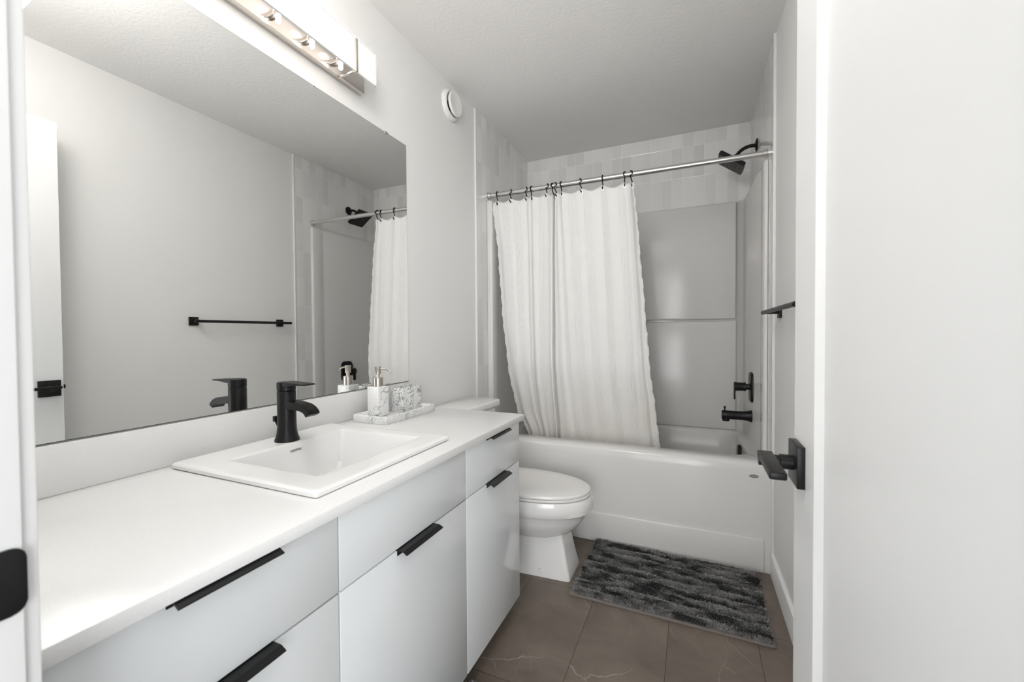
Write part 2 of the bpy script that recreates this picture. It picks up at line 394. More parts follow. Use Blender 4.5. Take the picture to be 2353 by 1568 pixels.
# sloped sticking round the panel
def stick(p0, p1, inn):
    add_prism(bm, [(0, 0), (0, 1), (1, 1)], lambda a, b, t: Vector(p0).lerp(Vector(p1), t)+Vector((.010*b, 0, 0))+Vector(inn)*(.011*a), 0, 1)
stick((dx, .7535, .22), (dx, .7535, 1.90), (0, -1, 0)); stick((dx, .300, .22), (dx, .300, 1.90), (0, 1, 0))
stick((dx, .300, .22), (dx, .7535, .22), (0, 0, 1)); stick((dx, .300, 1.90), (dx, .7535, 1.90), (0, 0, -1))
obj('door_slab', bm, 'door', d1, smooth=False)
hy, hz = .838, .884
hd = obj('door_handle', box((dx-.0115, hy-.0345, hz-.0345), (dx+.001, hy+.0345, hz+.0345), .0015), 'black', d1, label='black square plate and lever')
obj('spindle', lathe((dx-.010, hy, hz), (-1, 0, 0), [(0, .0125), (.020, .0125), (.021, .0105), (.046, .0105), (.047, .0098), (.052, .0098)], 28), 'black', hd)
obj('lever', box((1.2895, .729, hz-.0005), (1.3135, hy+.022, hz+.0115), .003, 3), 'black', hd)
bm = box((dx+.046, hy-.0345, hz-.0345), (dx+.035, hy+.0345, hz+.0345), .0015)
add_lathe(bm, (dx+.045, hy, hz), (1, 0, 0), [(0, .0125), (.045, .0105)], 20); add_box(bm, (dx+.082, .729, hz-.0065), (dx+.106, hy+.013, hz+.0065), .003)
obj('door_handle', bm, 'black', d1, label='black lever on the far face')
bm = bmesh.new(); add_prism(bm, [(0, 0), (.011, 0), (.011, .003), (0, .012)], lambda a, b, t: Vector((dx+.012+b, dy1+a, t)), hz-.005, hz+.011)
obj('latch', bm, 'black', d1)

# ------------------------------------------------------------------ vanity
FX, CZ, CB = .5542, .7886, .7666            # face plane, counter top, counter underside
ZB, ZD = .062, .6054                         # door bottom, drawer/door split
def pull(parent, yc, z):
    bm = bmesh.new(); L2 = .075
    pr = [(-.018, 0), (.017, 0), (.027, -.0065), (.029, -.0055), (.0285, -.0035), (.0180, .0018), (-.018, .0018)]
    add_prism(bm, pr, lambda a, b, t: Vector((FX+a, t, z+b)), yc-L2, yc+L2, 0)
    add_box(bm, (FX-.0005, yc-L2, z-.012), (FX+.0012, yc+L2, z))
    return obj('pull_handle', bm, 'black', parent, smooth=False, label='black edge pull')
def front(name, parent, y0, y1, z0, z1, has_pull):
    o = obj(name, box((FX-.018, y0+.0018, z0+.0018), (FX, y1-.0018, z1-.0018), .0012), 'cabinet', parent)
    if has_pull: pull(o, (y0+y1)/2, z1-.0018)
    return o
def cabinet(label, y0, y1, fronts):
    t = thing('vanity_cabinet', label, 'cabinet', (.28, (y0+y1)/2, 0), 'bathroom vanity units')
    a, b = y0+.0005, y1-.0005; bm = box((.004, a, ZB+.004), (FX-.0195, a+.016, CB-.0005))
    add_box(bm, (.004, b-.016, ZB+.004), (FX-.0195, b, CB-.0005)); add_box(bm, (.004, a+.016, ZB+.004), (FX-.0195, b-.016, ZB+.020))
    add_box(bm, (.004, a+.016, ZB+.020), (.012, b-.016, CB-.0005)); add_box(bm, (FX-.0355, a+.016, CB-.03), (FX-.0195, b-.016, CB-.0005))
    obj('cabinet_body', bm, 'carcass', t, smooth=False)
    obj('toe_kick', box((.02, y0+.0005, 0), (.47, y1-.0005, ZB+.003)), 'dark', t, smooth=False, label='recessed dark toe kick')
    for f in fronts: front(f[0], t, y0, y1, *f[1:])
    return t
Y0, Y1, Y2, Y3 = .172, .5974, 1.0914, 1.5125
cabinet('white gloss vanity unit nearest the doorway with drawer pull under the counter', Y0, Y1, [('drawer', ZD, CB-.002, True), ('door', ZB, ZD, True)])
cabinet('white gloss vanity unit under the sink with plain top panel', Y1, Y2, [('false_drawer', ZD, CB-.002, False), ('door', ZB, ZD, True)])
cabinet('white gloss vanity unit next to the toilet with small pulls', Y2, Y3, [('drawer', ZD, CB-.002, True), ('door', ZB, ZD, True)])
# countertop with sink cut-out and backsplash
CXF, CY0, CY1, BS = .5764, .1705, 1.5170, .0125
SX0, SX1, SY0, SY1 = .036, .516, .580, 1.061      # sink rim
ct = thing('countertop', 'white quartz vanity countertop with low backsplash', 'countertop', (.28, .84, CB))
bm = bmesh.new(); cx0, cx1, cy0, cy1 = SX0+.03, SX1-.03, SY0+.03, SY1-.03
add_box(bm, (0.0005, CY0, CB), (CXF, cy0, CZ), .0012); add_box(bm, (0.0005, cy1, CB), (CXF, CY1, CZ), .0012)
bm2 = bmesh.new(); xs = [(.0005, cx0), (cx1, CXF)]
bm.free(); bm = bmesh.new()
outer = [(0.0005, CY0), (CXF, CY0), (CXF, CY1), (0.0005, CY1)]; inner = [(cx0, cy0), (cx1, cy0), (cx1, cy1), (cx0, cy1)]
bm2.free()
vo = {}
for z in (CB, CZ):
    vo[z] = [bm.verts.new((x, y, z)) for x, y in outer], [bm.verts.new((x, y, z)) for x, y in inner]
for i in range(4):
    j = (i+1) % 4
    for z in (CB, CZ): bm.faces.new((vo[z][0][i], vo[z][0][j], vo[z][1][j], vo[z][1][i]))
    bm.faces.new((vo[CB][0][i], vo[CB][0][j], vo[CZ][0][j], vo[CZ][0][i])); bm.faces.new((vo[CB][1][i], vo[CB][1][j], vo[CZ][1][j], vo[CZ][1][i]))
ed = [e for e in bm.edges if all(v in vo[CZ][0] or v in vo[CB][0] for v in e.verts)]
bmesh.ops.bevel(bm, geom=ed, offset=.0013, segments=2, affect='EDGES', profile=.5)
obj('slab', bm, 'quartz', ct, angle=30)
obj('backsplash', box((.0005, CY0, CZ+.0003), (BS, CY1, .8905), .001), 'quartz', ct)

# sink
sk = thing('sink', 'white rectangular drop in sink set in the countertop', 'sink', (.27, .82, CZ))
RZ = CZ+.0150
bm = bmesh.new()
def R3(x0, x1, y0, y1, r, z): return [Vector((a, b, z)) for a, b in rrect(x0, x1, y0, y1, r, 6)]
bx0, bx1, by0, by1 = .152, .446, .652, 1.004
rings = [R3(SX0+.003, SX1-.003, SY0+.003, SY1-.003, .006, CZ+.0004), R3(SX0, SX1, SY0, SY1, .008, CZ+.003), R3(SX0+.0005, SX1-.0005, SY0+.0005, SY1-.0005, .008, RZ-.005),
         R3(SX0+.005, SX1-.005, SY0+.005, SY1-.005, .008, RZ-.0006), R3(SX0+.009, SX1-.009, SY0+.009, SY1-.009, .008, RZ),
         R3(SX0+.014, SX1-.014, SY0+.014, SY1-.014, .01, RZ), R3(bx0-.011, bx1+.011, by0-.011, by1+.011, .014, RZ), R3(bx0-.005, bx1+.005, by0-.005, by1+.005, .012, RZ-.0001), R3(bx0, bx1, by0, by1, .012, RZ-.0025), R3(bx0+.003, bx1-.003, by0+.003, by1-.003, .013, RZ-.010),
         R3(bx0+.009, bx1-.014, by0+.016, by1-.020, .016, RZ-.095), R3(bx0+.018, bx1-.025, by0+.028, by1-.032, .022, RZ-.112), R3(bx0+.055, bx1-.06, by0+.07, by1-.08, .04, RZ-.118)]
add_loft(bm, rings, cap0=False)
# underside of the bowl
add_loft(bm, [R3(bx0-.02, bx1+.02, by0-.02, by1+.02, .02, CZ+.002), R3(bx0-.01, bx1, by0, by1-.01, .02, RZ-.128)], cap0=False)
obj('basin', bm, 'porcelain', sk, angle=32)
obj('drain', lathe((.295, .828, RZ-.1180), (0, 0, 1), [(0, .026), (.002, .026), (.003, .022), (.0031, .0)], 28), 'black', sk)
Mt = Matrix(((0, 0, 1, bx0+.0050), (1, 0, 0, .8275), (0, 1, 0, RZ-.0200), (0, 0, 0, 1)))
text_obj('logo', 'contrac', .0118, 'ink', sk, Mt)
tag(sk, sk['label'], 'sink')

# faucet
fx, fy = .1125, .835
fa = thing('faucet', 'matte black single lever faucet standing on the sink rim', 'faucet', (fx, fy, RZ))
obj('body', lathe((fx, fy, RZ), (0, 0, 1), [(0, .0325), (.002, .0330), (.006, .0320), (.014, .0290), (.024, .0268), (.036, .0254), (.055, .0247), (.1415, .0247), (.143, .0237)], 40), 'black', fa)
hd = lathe((fx, fy, RZ+.1448), (0, 0, 1), [(0, .0232), (.001, .0247), (.0215, .0250), (.0238, .0235), (.0243, .019)], 40)
fo = obj('handle', hd, 'black', fa)
bm = bmesh.new(); rings = []
for x, zt, zb, w in ((-.004, .1698, .158, .0225), (.02, .1694, .158, .0220), (.045, .1685, .1610, .0210), (.070, .1675, .1625, .0200), (.092, .1662, .1628, .0195)):
    rings.append([Vector((fx+x, fy-w, RZ+zb)), Vector((fx+x, fy+w, RZ+zb)), Vector((fx+x, fy+w, RZ+zt)), Vector((fx+x, fy-w, RZ+zt))])
add_loft(bm, rings); bmesh.ops.bevel(bm, geom=bm.edges[:], offset=.0010, segments=2, affect='EDGES')
obj('lever', bm, 'black', fo)
bm = bmesh.new(); rings = []
path = [(0, .1055, .0110), (.030, .1040, .0105), (.052, .1020, .0095), (.066, .0995, .0090), (.078, .0945, .0088), (.0865, .0872, .0088), (.0905, .0800, .0085)]
for i, (x, z, h) in enumerate(path):
    a = path[max(i-1, 0)]; b = path[min(i+1, len(path)-1)]
    dxx, dzz = b[0]-a[0], b[1]-a[1]; l = math.hypot(dxx, dzz); nx, nz = -dzz/l, dxx/l
    w = .0190
    c = Vector((fx+.012+x, fy, RZ+z)); up_ = Vector((nx, 0, nz))*h
    rings.append([c-up_+Vector((0, -w, 0)), c-up_+Vector((0, w, 0)), c+up_+Vector((0, w, 0)), c+up_+Vector((0, -w, 0))])
add_loft(bm, rings); bmesh.ops.bevel(bm, geom=bm.edges[:], offset=.0012, segments=2, affect='EDGES')
obj('spout', bm, 'black', fa)
bm = tube([(fx-.024, fy, RZ+.02), (fx-.040, fy-.004, RZ+.05), (fx-.042, fy-.004, RZ+.054)], .0028, 10); add_box(bm, (fx-.047, fy-.010, RZ+.052), (fx-.036, fy+.002, RZ+.068), .0012)
obj('lift_rod', bm, 'black', fa)

# ------------------------------------------------------------------ mirror
MZ0, MZ1, MY0, MY1 = .8951, 1.9509, .172, 1.5359
mi = thing('mirror', 'large frameless wall mirror above the vanity', 'mirror', (0, .85, MZ0))
obj('glass', box((.0015, MY0, MZ0), (.005, MY1, MZ1)), 'mirror', mi, smooth=False)
for lo, hi in (((.0004, MY0, MZ0-.0016), (.0046, MY1, MZ0)), ((.0004, MY0, MZ1), (.0044, MY1, MZ1+.0009)), ((.0004, MY1, MZ0), (.0044, MY1+.0008, 1.18))):
    obj('edge_strip', box(lo, hi), 'dark', mi, smooth=False, label='thin dark edge')
for z, s in ((MZ1, 1), (MZ0, -1)):
    bm = box((.0003, 1.396 if s > 0 else 1.386, z-.004), (.0075, 1.413 if s > 0 else 1.411, z+.004), .0008)
    obj('mirror_clip', bm, 'nickel', mi, label='small metal clip')

# ------------------------------------------------------------------ vanity light
vl = thing('vanity_light', 'brushed nickel vanity light with long frosted glass panel above mirror', 'wall light', (0, .87, 2.03))
LZ0 = 2.0285
obj('back_plate', box((.0005, .478, LZ0), (.026, 1.2580, LZ0+.118), .002), 'polished', vl)
gl = obj('glass_shade', box((.097, .508, LZ0+.0045), (.101, 1.2330, LZ0+.1165)), 'glass_shade', vl, smooth=False, label='lit frosted glass panel')
bm = bmesh.new()
for z in (LZ0-.0005, LZ0+.1165): add_box(bm, (.0955, .506, z), (.1025, 1.2350, z+.005))
for y in (.503, 1.2330): add_box(bm, (.0955, y, LZ0-.0005), (.1025, y+.005, LZ0+.1215))
obj('glass_edge', bm, 'glass_clear', gl, smooth=False, label='clear glass border')
for yb in (.603, 1.1330):
    obj('support_post', box((.1026, yb-.0045, LZ0-.006), (.1110, yb+.0045, LZ0+.108), .0015), 'polished', vl)
    obj('support_arm', box((.020, yb-.0035, LZ0-.006), (.1030, yb+.0035, LZ0+.001), .001), 'polished', vl)
for k in range(5):
    yb = 1.1072-.1185*k
    so = obj('bulb_socket', lathe((.026, yb, LZ0+.030), (1, 0, .0), [(0, .012), (.024, .012), (.026, .009), (.040, .009)], 20), 'polished', vl)
    bm = lathe((.060, yb, LZ0+.034), (0, 0, -1), [(0, .0055), (.003, .0075), (.030, .0075), (.034, .0055), (.035, .001)], 16)
    obj('bulb', bm, 'bulb', so, label='lit clear capsule bulb')
    pl = bpy.data.lights.new('vanity_bulb_light', 'POINT'); pl.energy = 0.035; pl.color = (1, .92, .85); pl.shadow_soft_size = .012
    po = bpy.data.objects.new('vanity_bulb_light', pl); COL.objects.link(po); po.location = (.060, yb, LZ0+.052)
    po.parent = None

# ------------------------------------------------------------------ unseen globe added to brighten the room
cl = thing('fill_globe', 'added opal fill globe out of view near the doorway', 'added fill light', (GL[0], GL[1], RH))
obj('base', lathe((GL[0], GL[1], RH-.0003), (0, 0, -1), [(0, .06), (.02, .06), (.024, .055), (.026, .02), (.105, .02)], 32), 'plastic', cl)
bm = bmesh.new(); bmesh.ops.create_uvsphere(bm, u_segments=40, v_segments=24, radius=.16); bmesh.ops.translate(bm, vec=GL, verts=bm.verts)
obj('globe', bm, 'globe', cl)
# ------------------------------------------------------------------ vent on the left wall
ve = thing('air_vent', 'round white air vent high on the wall by the tile', 'vent', (0, 1.915, 2.316))
bm = bmesh.new(); n = 48
add_lathe(bm, (0.0003, 1.915, 2.316), (1, 0, 0), [(0, .080), (.008, .080), (.018, .074), (.022, .066), (.0205, .060), (.004, .056)], n)
obj('ring', bm, 'plastic', ve)
obj('disc', lathe((0.026, 1.915, 2.316), (1, 0, 0), [(0, .054), (.004, .062), (.012, .0635), (.016, .060), (.0165, .048), (.013, .036), (.012, .001)], n), 'plastic', ve)
obj('stem', lathe((0.004, 1.915, 2.316), (1, 0, 0), [(0, .03), (.022, .03)], 24), 'dark', ve)

# ------------------------------------------------------------------ things on the counter
TX0, TX1, TY0, TY1 = .047, .203, 1.152, 1.453
tr = bmesh.new()
def RT(i, r, z): return [Vector((a, b, z)) for a, b in rrect(TX0+i, TX1-i, TY0+i, TY1-i, r, 5)]
add_loft(tr, [RT(.001, .006, CZ+.0005), RT(0, .007, CZ+.002), RT(0, .007, CZ+.026), RT(.001, .006, CZ+.0272), RT(.0065, .004, CZ+.0272), RT(.0075, .004, CZ+.026), RT(.0085, .004, CZ+.0075)])
tag(obj('tray', tr, 'marble_tray', None, origin=(.12, 1.3, CZ)), 'white marbled resin tray on the countertop beside the sink', 'tray')
TZ = CZ+.008
A = Matrix.Translation((.0802, 1.2505, TZ)) @ Matrix.Rotation(math.radians(-4), 4, 'Z')
sd = thing('soap_dispenser', 'square marbled soap dispenser with silver pump in the tray', 'soap dispenser', (.0802, 1.2505, TZ))
obj('bottle', box((-.0285, -.0285, 0), (.0285, .0285, .112), .004, 3, A), 'marble_soft', sd)
bm = lathe((.0802, 1.2505, TZ+.112), (0, 0, 1), [(0, .0185), (.0005, .0190), (.033, .0190), (.034, .018)], 32)
obj('collar', bm, 'nickel', sd)
bm = lathe((.0802, 1.2505, TZ+.146), (0, 0, 1), [(0, .007), (.012, .007), (.013, .0112), (.036, .0115), (.038, .0125), (.041, .0125), (.042, .0115)], 28)
pm = obj('pump', bm, 'nickel', sd)
obj('nozzle', tube([(.0855, 1.2515, TZ+.178), (.1015, 1.254, TZ+.180), (.1175, 1.2565, TZ+.178), (.1295, 1.2585, TZ+.172), (.1355, 1.2595, TZ+.165)], [.0036, .0036, .0034, .003, .0028], 10), 'nickel', pm)
B = Matrix.Translation((.1068, 1.3875, TZ)) @ Matrix.Rotation(math.radians(-4.5), 4, 'Z')
bm = bmesh.new()
hx, hy2 = .031, .056; HT = .096
ot = [[Vector((a, b, z)) for a, b in rrect(-hx+i, hx-i, -hy2+i, hy2-i, .004, 3)] for i, z in ((.001, 0), (0, .002), (0, HT-.001), (.001, HT))]
add_loft(bm, ot, cap1=False)
# top plate with two openings
top = [Vector((a, b, HT)) for a, b in rrect(-hx+.001, hx-.001, -hy2+.001, hy2-.001, .004, 3)]
for y0, y1 in ((-hy2+.007, -.0035), (.0035, hy2-.007)):
    add_loft(bm, [[Vector((a, b, z)) for a, b in rrect(-hx+.007, hx-.007, y0, y1, .004, 3)] for z in (HT, .02)], cap0=False)
g = .007
for lo, hi in (((-hx+.001, -hy2+.001), (-hx+g, hy2-.001)), ((hx-g, -hy2+.001), (hx-.001, hy2-.001)), ((-hx+g, -hy2+.001), (hx-g, -hy2+g)), ((-hx+g, hy2-g), (hx-g, hy2-.001)), ((-hx+g, -.0035), (hx-g, .0035))):
    vs4 = [bm.verts.new((x, y, HT)) for x, y in ((lo[0], lo[1]), (hi[0], lo[1]), (hi[0], hi[1]), (lo[0], hi[1]))]; bm.faces.new(vs4)
bmesh.ops.transform(bm, matrix=B, verts=bm.verts)
tag(obj('toothbrush_holder', bm, 'marble_busy', None, origin=(.1068, 1.3875, TZ)), 'dark veined marbled toothbrush holder with two openings in the tray', 'toothbrush holder')

# ------------------------------------------------------------------ toilet
TC = 1.860
to = thing('toilet', 'white two piece toilet between the vanity and the bathtub', 'toilet', (.4, TC, 0))
def egg(tip, back, hw, z, n=56, p=2.25):
    cx = tip-(tip-back)*.60; out = []
    for i in range(n):
        a = 2*PI*i/n; c, s = math.cos(a), math.sin(a)
        rx = (tip-cx) if c > 0 else (cx-back)
        q = 2.15 if c > 0 else 2.7
        out.append(Vector((cx+rx*math.copysign(abs(c)**(2/q), c), TC+hw*math.copysign(abs(s)**(2/q), s), z)))
    return out
bm = bmesh.new()
add_loft(bm, [egg(.640, .26, .095, .170), egg(.668, .25, .125, .190), egg(.705, .24, .152, .225), egg(.735, .235, .170, .262), egg(.749, .23, .1765, .290), egg(.757, .23, .1805, .296), egg(.764, .228, .184, .300),
              egg(.768, .227, .186, .325), egg(.766, .227, .185, .352), egg(.760, .23, .181, .364), egg(.750, .235, .174, .366)])
obj('bowl', bm, 'porcelain', to, angle=45)
def ped(xb, xf, hwb, hwf, z, r):
    pts = [(xf, -hwf), (xf, hwf), (xb, hwb), (xb, -hwb)]; out = []; n = 4
    for i, (x, y) in enumerate(pts):
        p0 = Vector(pts[i-1]); p1 = Vector((x, y)); p2 = Vector(pts[(i+1) % n])
        a = p1+(p0-p1).normalized()*r; b = p1+(p2-p1).normalized()*r
        for k in range(6):
            t = k/5; q = a*(1-t)**2+p1*2*t*(1-t)+b*t*t
            out.append(Vector((q.x, TC+q.y, z)))
    return out
bm = bmesh.new()
add_loft(bm, [ped(.09, .685, .125, .090, 0.0, .016), ped(.09, .686, .125, .090, .006, .016), ped(.09, .672, .120, .084, .06, .016), ped(.09, .655, .115, .076, .14, .016), ped(.09, .640, .112, .070, .205, .016)])
add_box(bm, (.06, TC-.13, .20), (.30, TC+.13, .355), .03, 3)
obj('pedestal', bm, 'porcelain', to, angle=40)
bm = bmesh.new()
add_loft(bm, [egg(.748, .225, .176, .3675), egg(.757, .225, .181, .3685), egg(.758, .225, .1815, .376), egg(.754, .225, .179, .3785)])
obj('seat', bm, 'seat', to)
bm = bmesh.new()
add_loft(bm, [egg(.747, .215, .175, .3800), egg(.755, .213, .180, .3812), egg(.756, .213, .1805, .389), egg(.752, .216, .178, .394), egg(.735, .23, .165, .398), egg(.66, .29, .11, .4005)])
obj('lid', bm, 'seat', to)
obj('tank', box((.012, TC-.195, .345), (.195, TC+.195, .708), .018, 3), 'porcelain', to)
obj('tank_lid', box((.008, TC-.212, .709), (.212, TC+.212, .748), .012, 4), 'porcelain', to)
bm = lathe((.55, TC-.1025, .032), (0, -1, 0), [(0, .006), (.006, .005), (.009, .001)], 14)
obj('bolt_cap', bm, 'seat', to)

# ------------------------------------------------------------------ bathtub
tu = thing('bathtub', 'white alcove bathtub with plain apron across the end', 'bathtub', (.76, 2.6, 0))
TUB0, TUB1, TYF, TYB = TT+.001, RW-TT-.001, 2.188, YB-.002
def RR(x0, x1, y0, y1, r, z): return [Vector((a, b, z(b) if callable(z) else z)) for a, b in rrect(x0, x1, y0, y1, r, 12)]
def zr(d): return lambda y: .506-.030*smoothstep(2.31, 2.45, y)-d
bm = bmesh.new()
add_loft(bm, [RR(TUB0, TUB1, TYF, TYB, .002, 0), RR(TUB0, TUB1, TYF, TYB, .002, .455), RR(TUB0, TUB1, TYF+.003, TYB, .004, zr(.021)), RR(TUB0, TUB1, TYF+.010, TYB, .006, zr(.008)), RR(TUB0+.002, TUB1-.002, TYF+.023, TYB-.002, .01, zr(.001)),
              RR(TUB0+.006, TUB1-.006, TYF+.040, TYB-.004, .012, zr(0)), RR(.115, 1.452, 2.283, 2.992, .11, zr(.000)), RR(.125, 1.442, 2.294, 2.981, .105, zr(.006)), RR(.132, 1.435, 2.301, 2.974, .10, zr(.020)),
              RR(.155, 1.418, 2.318, 2.955, .11, .30), RR(.19, 1.395, 2.335, 2.935, .13, .18), RR(.26, 1.35, 2.38, 2.89, .14, .135), RR(.40, 1.20, 2.5, 2.78, .1, .13)])
# raised lower skirt
add_box(bm, (TUB0+.0, TYF-.009, .0), (1.486, TYF+.004, .157), .006, 3)
obj('tub_shell', bm, 'acrylic', tu, angle=55)
bm = bmesh.new(); add_lathe(bm, (1.431, 2.638, .425), (-1, 0, .03), [(0, .048), (.010, .0485), (.016, .044), (.017, .001)], 36)
obj('overflow_cover', bm, 'black', tu, label='black overflow plate')
bm = bmesh.new(); e = [(1.4435+.0205*math.cos(2*PI*i/40), .4415+.0085*math.sin(2*PI*i/40)) for i in range(40)]
add_prism(bm, e, lambda a, b, t: Vector((a, t, b)), TYF-.0012, TYF+.001)
bd = obj('badge', bm, 'badge_light', tu, label='small oval maker badge')
bm = bmesh.new(); e = [(1.4435+.0188*math.cos(2*PI*i/40), .4415+.0072*math.sin(2*PI*i/40)) for i in range(40)]
add_prism(bm, e, lambda a, b, t: Vector((a, t, b)), TYF-.0016, TYF-.001)
obj('badge_field', bm, 'badge', bd)
text_obj('badge_letters', 'MAAX', .0105, 'badge_light', bd, Matrix(((1, 0, 0, 1.4435), (0, 0, -1, TYF-.0019), (0, 1, 0, .4415), (0, 0, 0, 1))))

# shower surround
su = thing('shower_surround', 'glossy white shower wall surround above the bathtub', 'shower surround', (.76, 3.0, .48))
SZ0, SZ1, SYF = .474, 1.935, 2.325
def side_panel(s):
    """s=0 left, 1 right"""
    w0, w1, wb_ = (.042, .036, .050) if s == 0 else (.027, .034, .046)
    X = (lambda d: TT+.0005+d-TT) if s == 0 else (lambda d: RW-.0005-d)
    wall = TT+.0008
    bm = bmesh.new()
    prof = [(wall, SYF), (w0-.010, SYF), (w0-.003, SYF+.003), (w0, SYF+.010), (w0, SYF+.085), (w0-.003, SYF+.098), (w0-.002, SYF+.110), (w1, SYF+.14), (wb_, 2.94), (wb_+.012, 2.985), (wb_+.04, YB-.030), (wb_+.04, YB-TT-.001), (wall, YB-TT-.001)]
    rings = []
    for z, i in ((SZ0, 0), (SZ1-.02, 0), (SZ1-.006, .002), (SZ1, .008)):
        rings.append([Vector((X(max(wall, a-i) if a > wall else wall), b+(i if k < 5 else 0), z)) for k, (a, b) in enumerate(prof)])
    add_loft(bm, rings)
    return bm
obj('side_panel', side_panel(0), 'acrylic', su, angle=50); obj('side_panel', side_panel(1), 'acrylic', su, angle=50)
bm = bmesh.new()
def bp(i, y): return None
add_box(bm, (.088, YB-.030, SZ0), (RW-.082, YB-TT-.001, SZ1), .004, 2)
obj('back_panel', bm, 'acrylic', su, angle=50)
obj('raised_panel', box((.10, YB-.048, 1.188), (1.437, YB-.025, SZ1-.003), .012, 4), 'acrylic', su, angle=60)
obj('raised_panel', box((.10, YB-.046, SZ0+.002), (1.440, YB-.025, 1.178), .012, 4), 'acrylic', su, angle=60)

# tub spout, valve, shower head on the right side of the alcove
SW = RW-.0405
VY = 2.640
sp = thing('tub_spout', 'matte black tub spout low on the shower wall', 'tub spout', (SW, VY, .637))
add = lathe((SW+.003, VY, .637), (-1, 0, 0), [(0, .0345), (.004, .0345), (.010, .0315), (.022, .0275), (.040, .0250), (.075, .0240), (.120, .0250), (.146, .0255), (.150, .0235)], 32)
add_lathe(add, (SW-.126, VY, .655), (0, 0, -1), [(0, .019), (.052, .0185), (.053, .016)], 28)
obj('body', add, 'black', sp)
obj('diverter_knob', lathe((SW-.132, VY, .655), (0, 0, 1), [(0, .0038), (.018, .0038), (.019, .0055), (.030, .0055), (.031, .004)], 16), 'black', sp)
va = thing('shower_valve', 'matte black shower valve with rounded plate above the tub spout', 'shower valve', (SW, VY, .80))
bm = bmesh.new()
outl = [(-.070+.0, 0)]
pl_ = rrect(VY-.062, VY+.062, .800-.082, .800+.082, .038, 8)
t = bmesh.new()
for inset, d in ((.001, -.002), (.0, .003), (.002, .008), (.008, .011)):
    pass
add_loft(bm, [[Vector((SW+.002-d, VY+(a-VY)*(1-i/.062), .80+(b-.80)*(1-i/.082))) for a, b in pl_] for i, d in ((0, 0), (0, .006), (.003, .010), (.009, .012))])
t.free()
obj('plate', bm, 'black', va)
h = lathe((SW-.008, VY, .800), (-1, 0, 0), [(0, .020), (.006, .0165), (.018, .0160), (.020, .0245), (.030, .0230), (.060, .0240), (.072, .0262), (.076, .0262), (.077, .024)], 32)
h = obj('handle', h, 'black', va)
obj('lever', box((SW-.087, VY-.013, .728), (SW-.079, VY+.013, .822), .002), 'black', h)
SY, SZ, SXW = 2.715, 2.158, RW-TT
sh = thing('wall_shower', 'matte black square shower head on curved arm above the rod', 'shower head', (SXW, SY, SZ))
obj('wall_flange', lathe((SXW-.0002, SY, SZ), (-1, 0, 0), [(0, .0345), (.003, .0345), (.007, .031), (.011, .018), (.012, .012)], 32), 'black', sh)
arm = [(SXW, SY, SZ)]
for i in range(13):
    a = math.radians(50)*i/12; R_ = .085
    arm.append((SXW-.028-R_*math.sin(a), SY, SZ-R_*(1-math.cos(a))))
ex, ez = arm[-1][0], arm[-1][2]; ca, sa = math.cos(math.radians(50)), math.sin(math.radians(50))
arm.append((ex-.020*ca, SY, ez-.020*sa))
obj('arm', tube(arm, .0098, 16), 'black', sh)
hx0, hz0 = arm[-1][0], arm[-1][2]
bm = lathe((hx0+.004*ca, SY, hz0+.004*sa), (-ca, 0, -sa), [(0, .0135), (.012, .0135), (.014, .011), (.018, .015), (.026, .016), (.032, .013)], 24)
obj('swivel', bm, 'black', sh)
ta = math.radians(36)
nrm = Vector((-math.sin(ta), 0, -math.cos(ta))); along = Vector((math.cos(ta), 0, -math.sin(ta)))
cen = Vector((hx0, SY, hz0))+nrm*.038
Mh = Matrix(((along.x, 0, nrm.x, cen.x), (0, 1, 0, cen.y), (along.z, 0, nrm.z, cen.z), (0, 0, 0, 1)))
bm = bmesh.new()
q = lambda s, z: [Mh @ Vector((a, b, z)) for a, b in rrect(-s, s, -s, s, .004, 3)]
add_loft(bm, [q(.030, -.014), q(.072, -.010), q(.0765, -.006), q(.0765, .012), q(.0745, .0145)])
head = obj('head', bm, 'black', sh)
bm = bmesh.new()
for i in range(11):
    for j in range(11):
        c = Mh @ Vector(((i-5)*.0122, (j-5)*.0122, .0140)); add_lathe(bm, c, nrm, [(0, .0019), (.0022, .0015)], 6)
obj('spray_nozzles', bm, 'dark', head)

# ------------------------------------------------------------------ curtain rod, rings, curtain
RY, RZr = 2.3423, 1.9663
rod = thing('curtain_rod', 'satin chrome shower curtain rod across the alcove', 'curtain rod', (.76, RY, RZr))
RR_ = .0142
obj('tube', tube([(TT+.006, RY, RZr), (.76, RY, RZr-.001), (RW-TT-.006, RY, RZr)], RR_, 28), 'chrome', rod)
for x, s in ((TT+.0003, 1), (RW-TT-.0003, -1)):
    obj('end_flange', lathe((x, RY, RZr), (s, 0, 0), [(0, .0225), (.004, .0225), (.006, .019), (.020, .0185), (.021, .0165)], 32), 'chrome', rod)

ringx = [.0745, .1640, .2665, .3010, .3990, .4330, .4465, .4840, .5930, .7230, .8440, .8740]
eyex = [.0751, .1705, .2702, .2995, .3967, .4300, .4520, .4869, .6048, .7230, .8413, .8804]
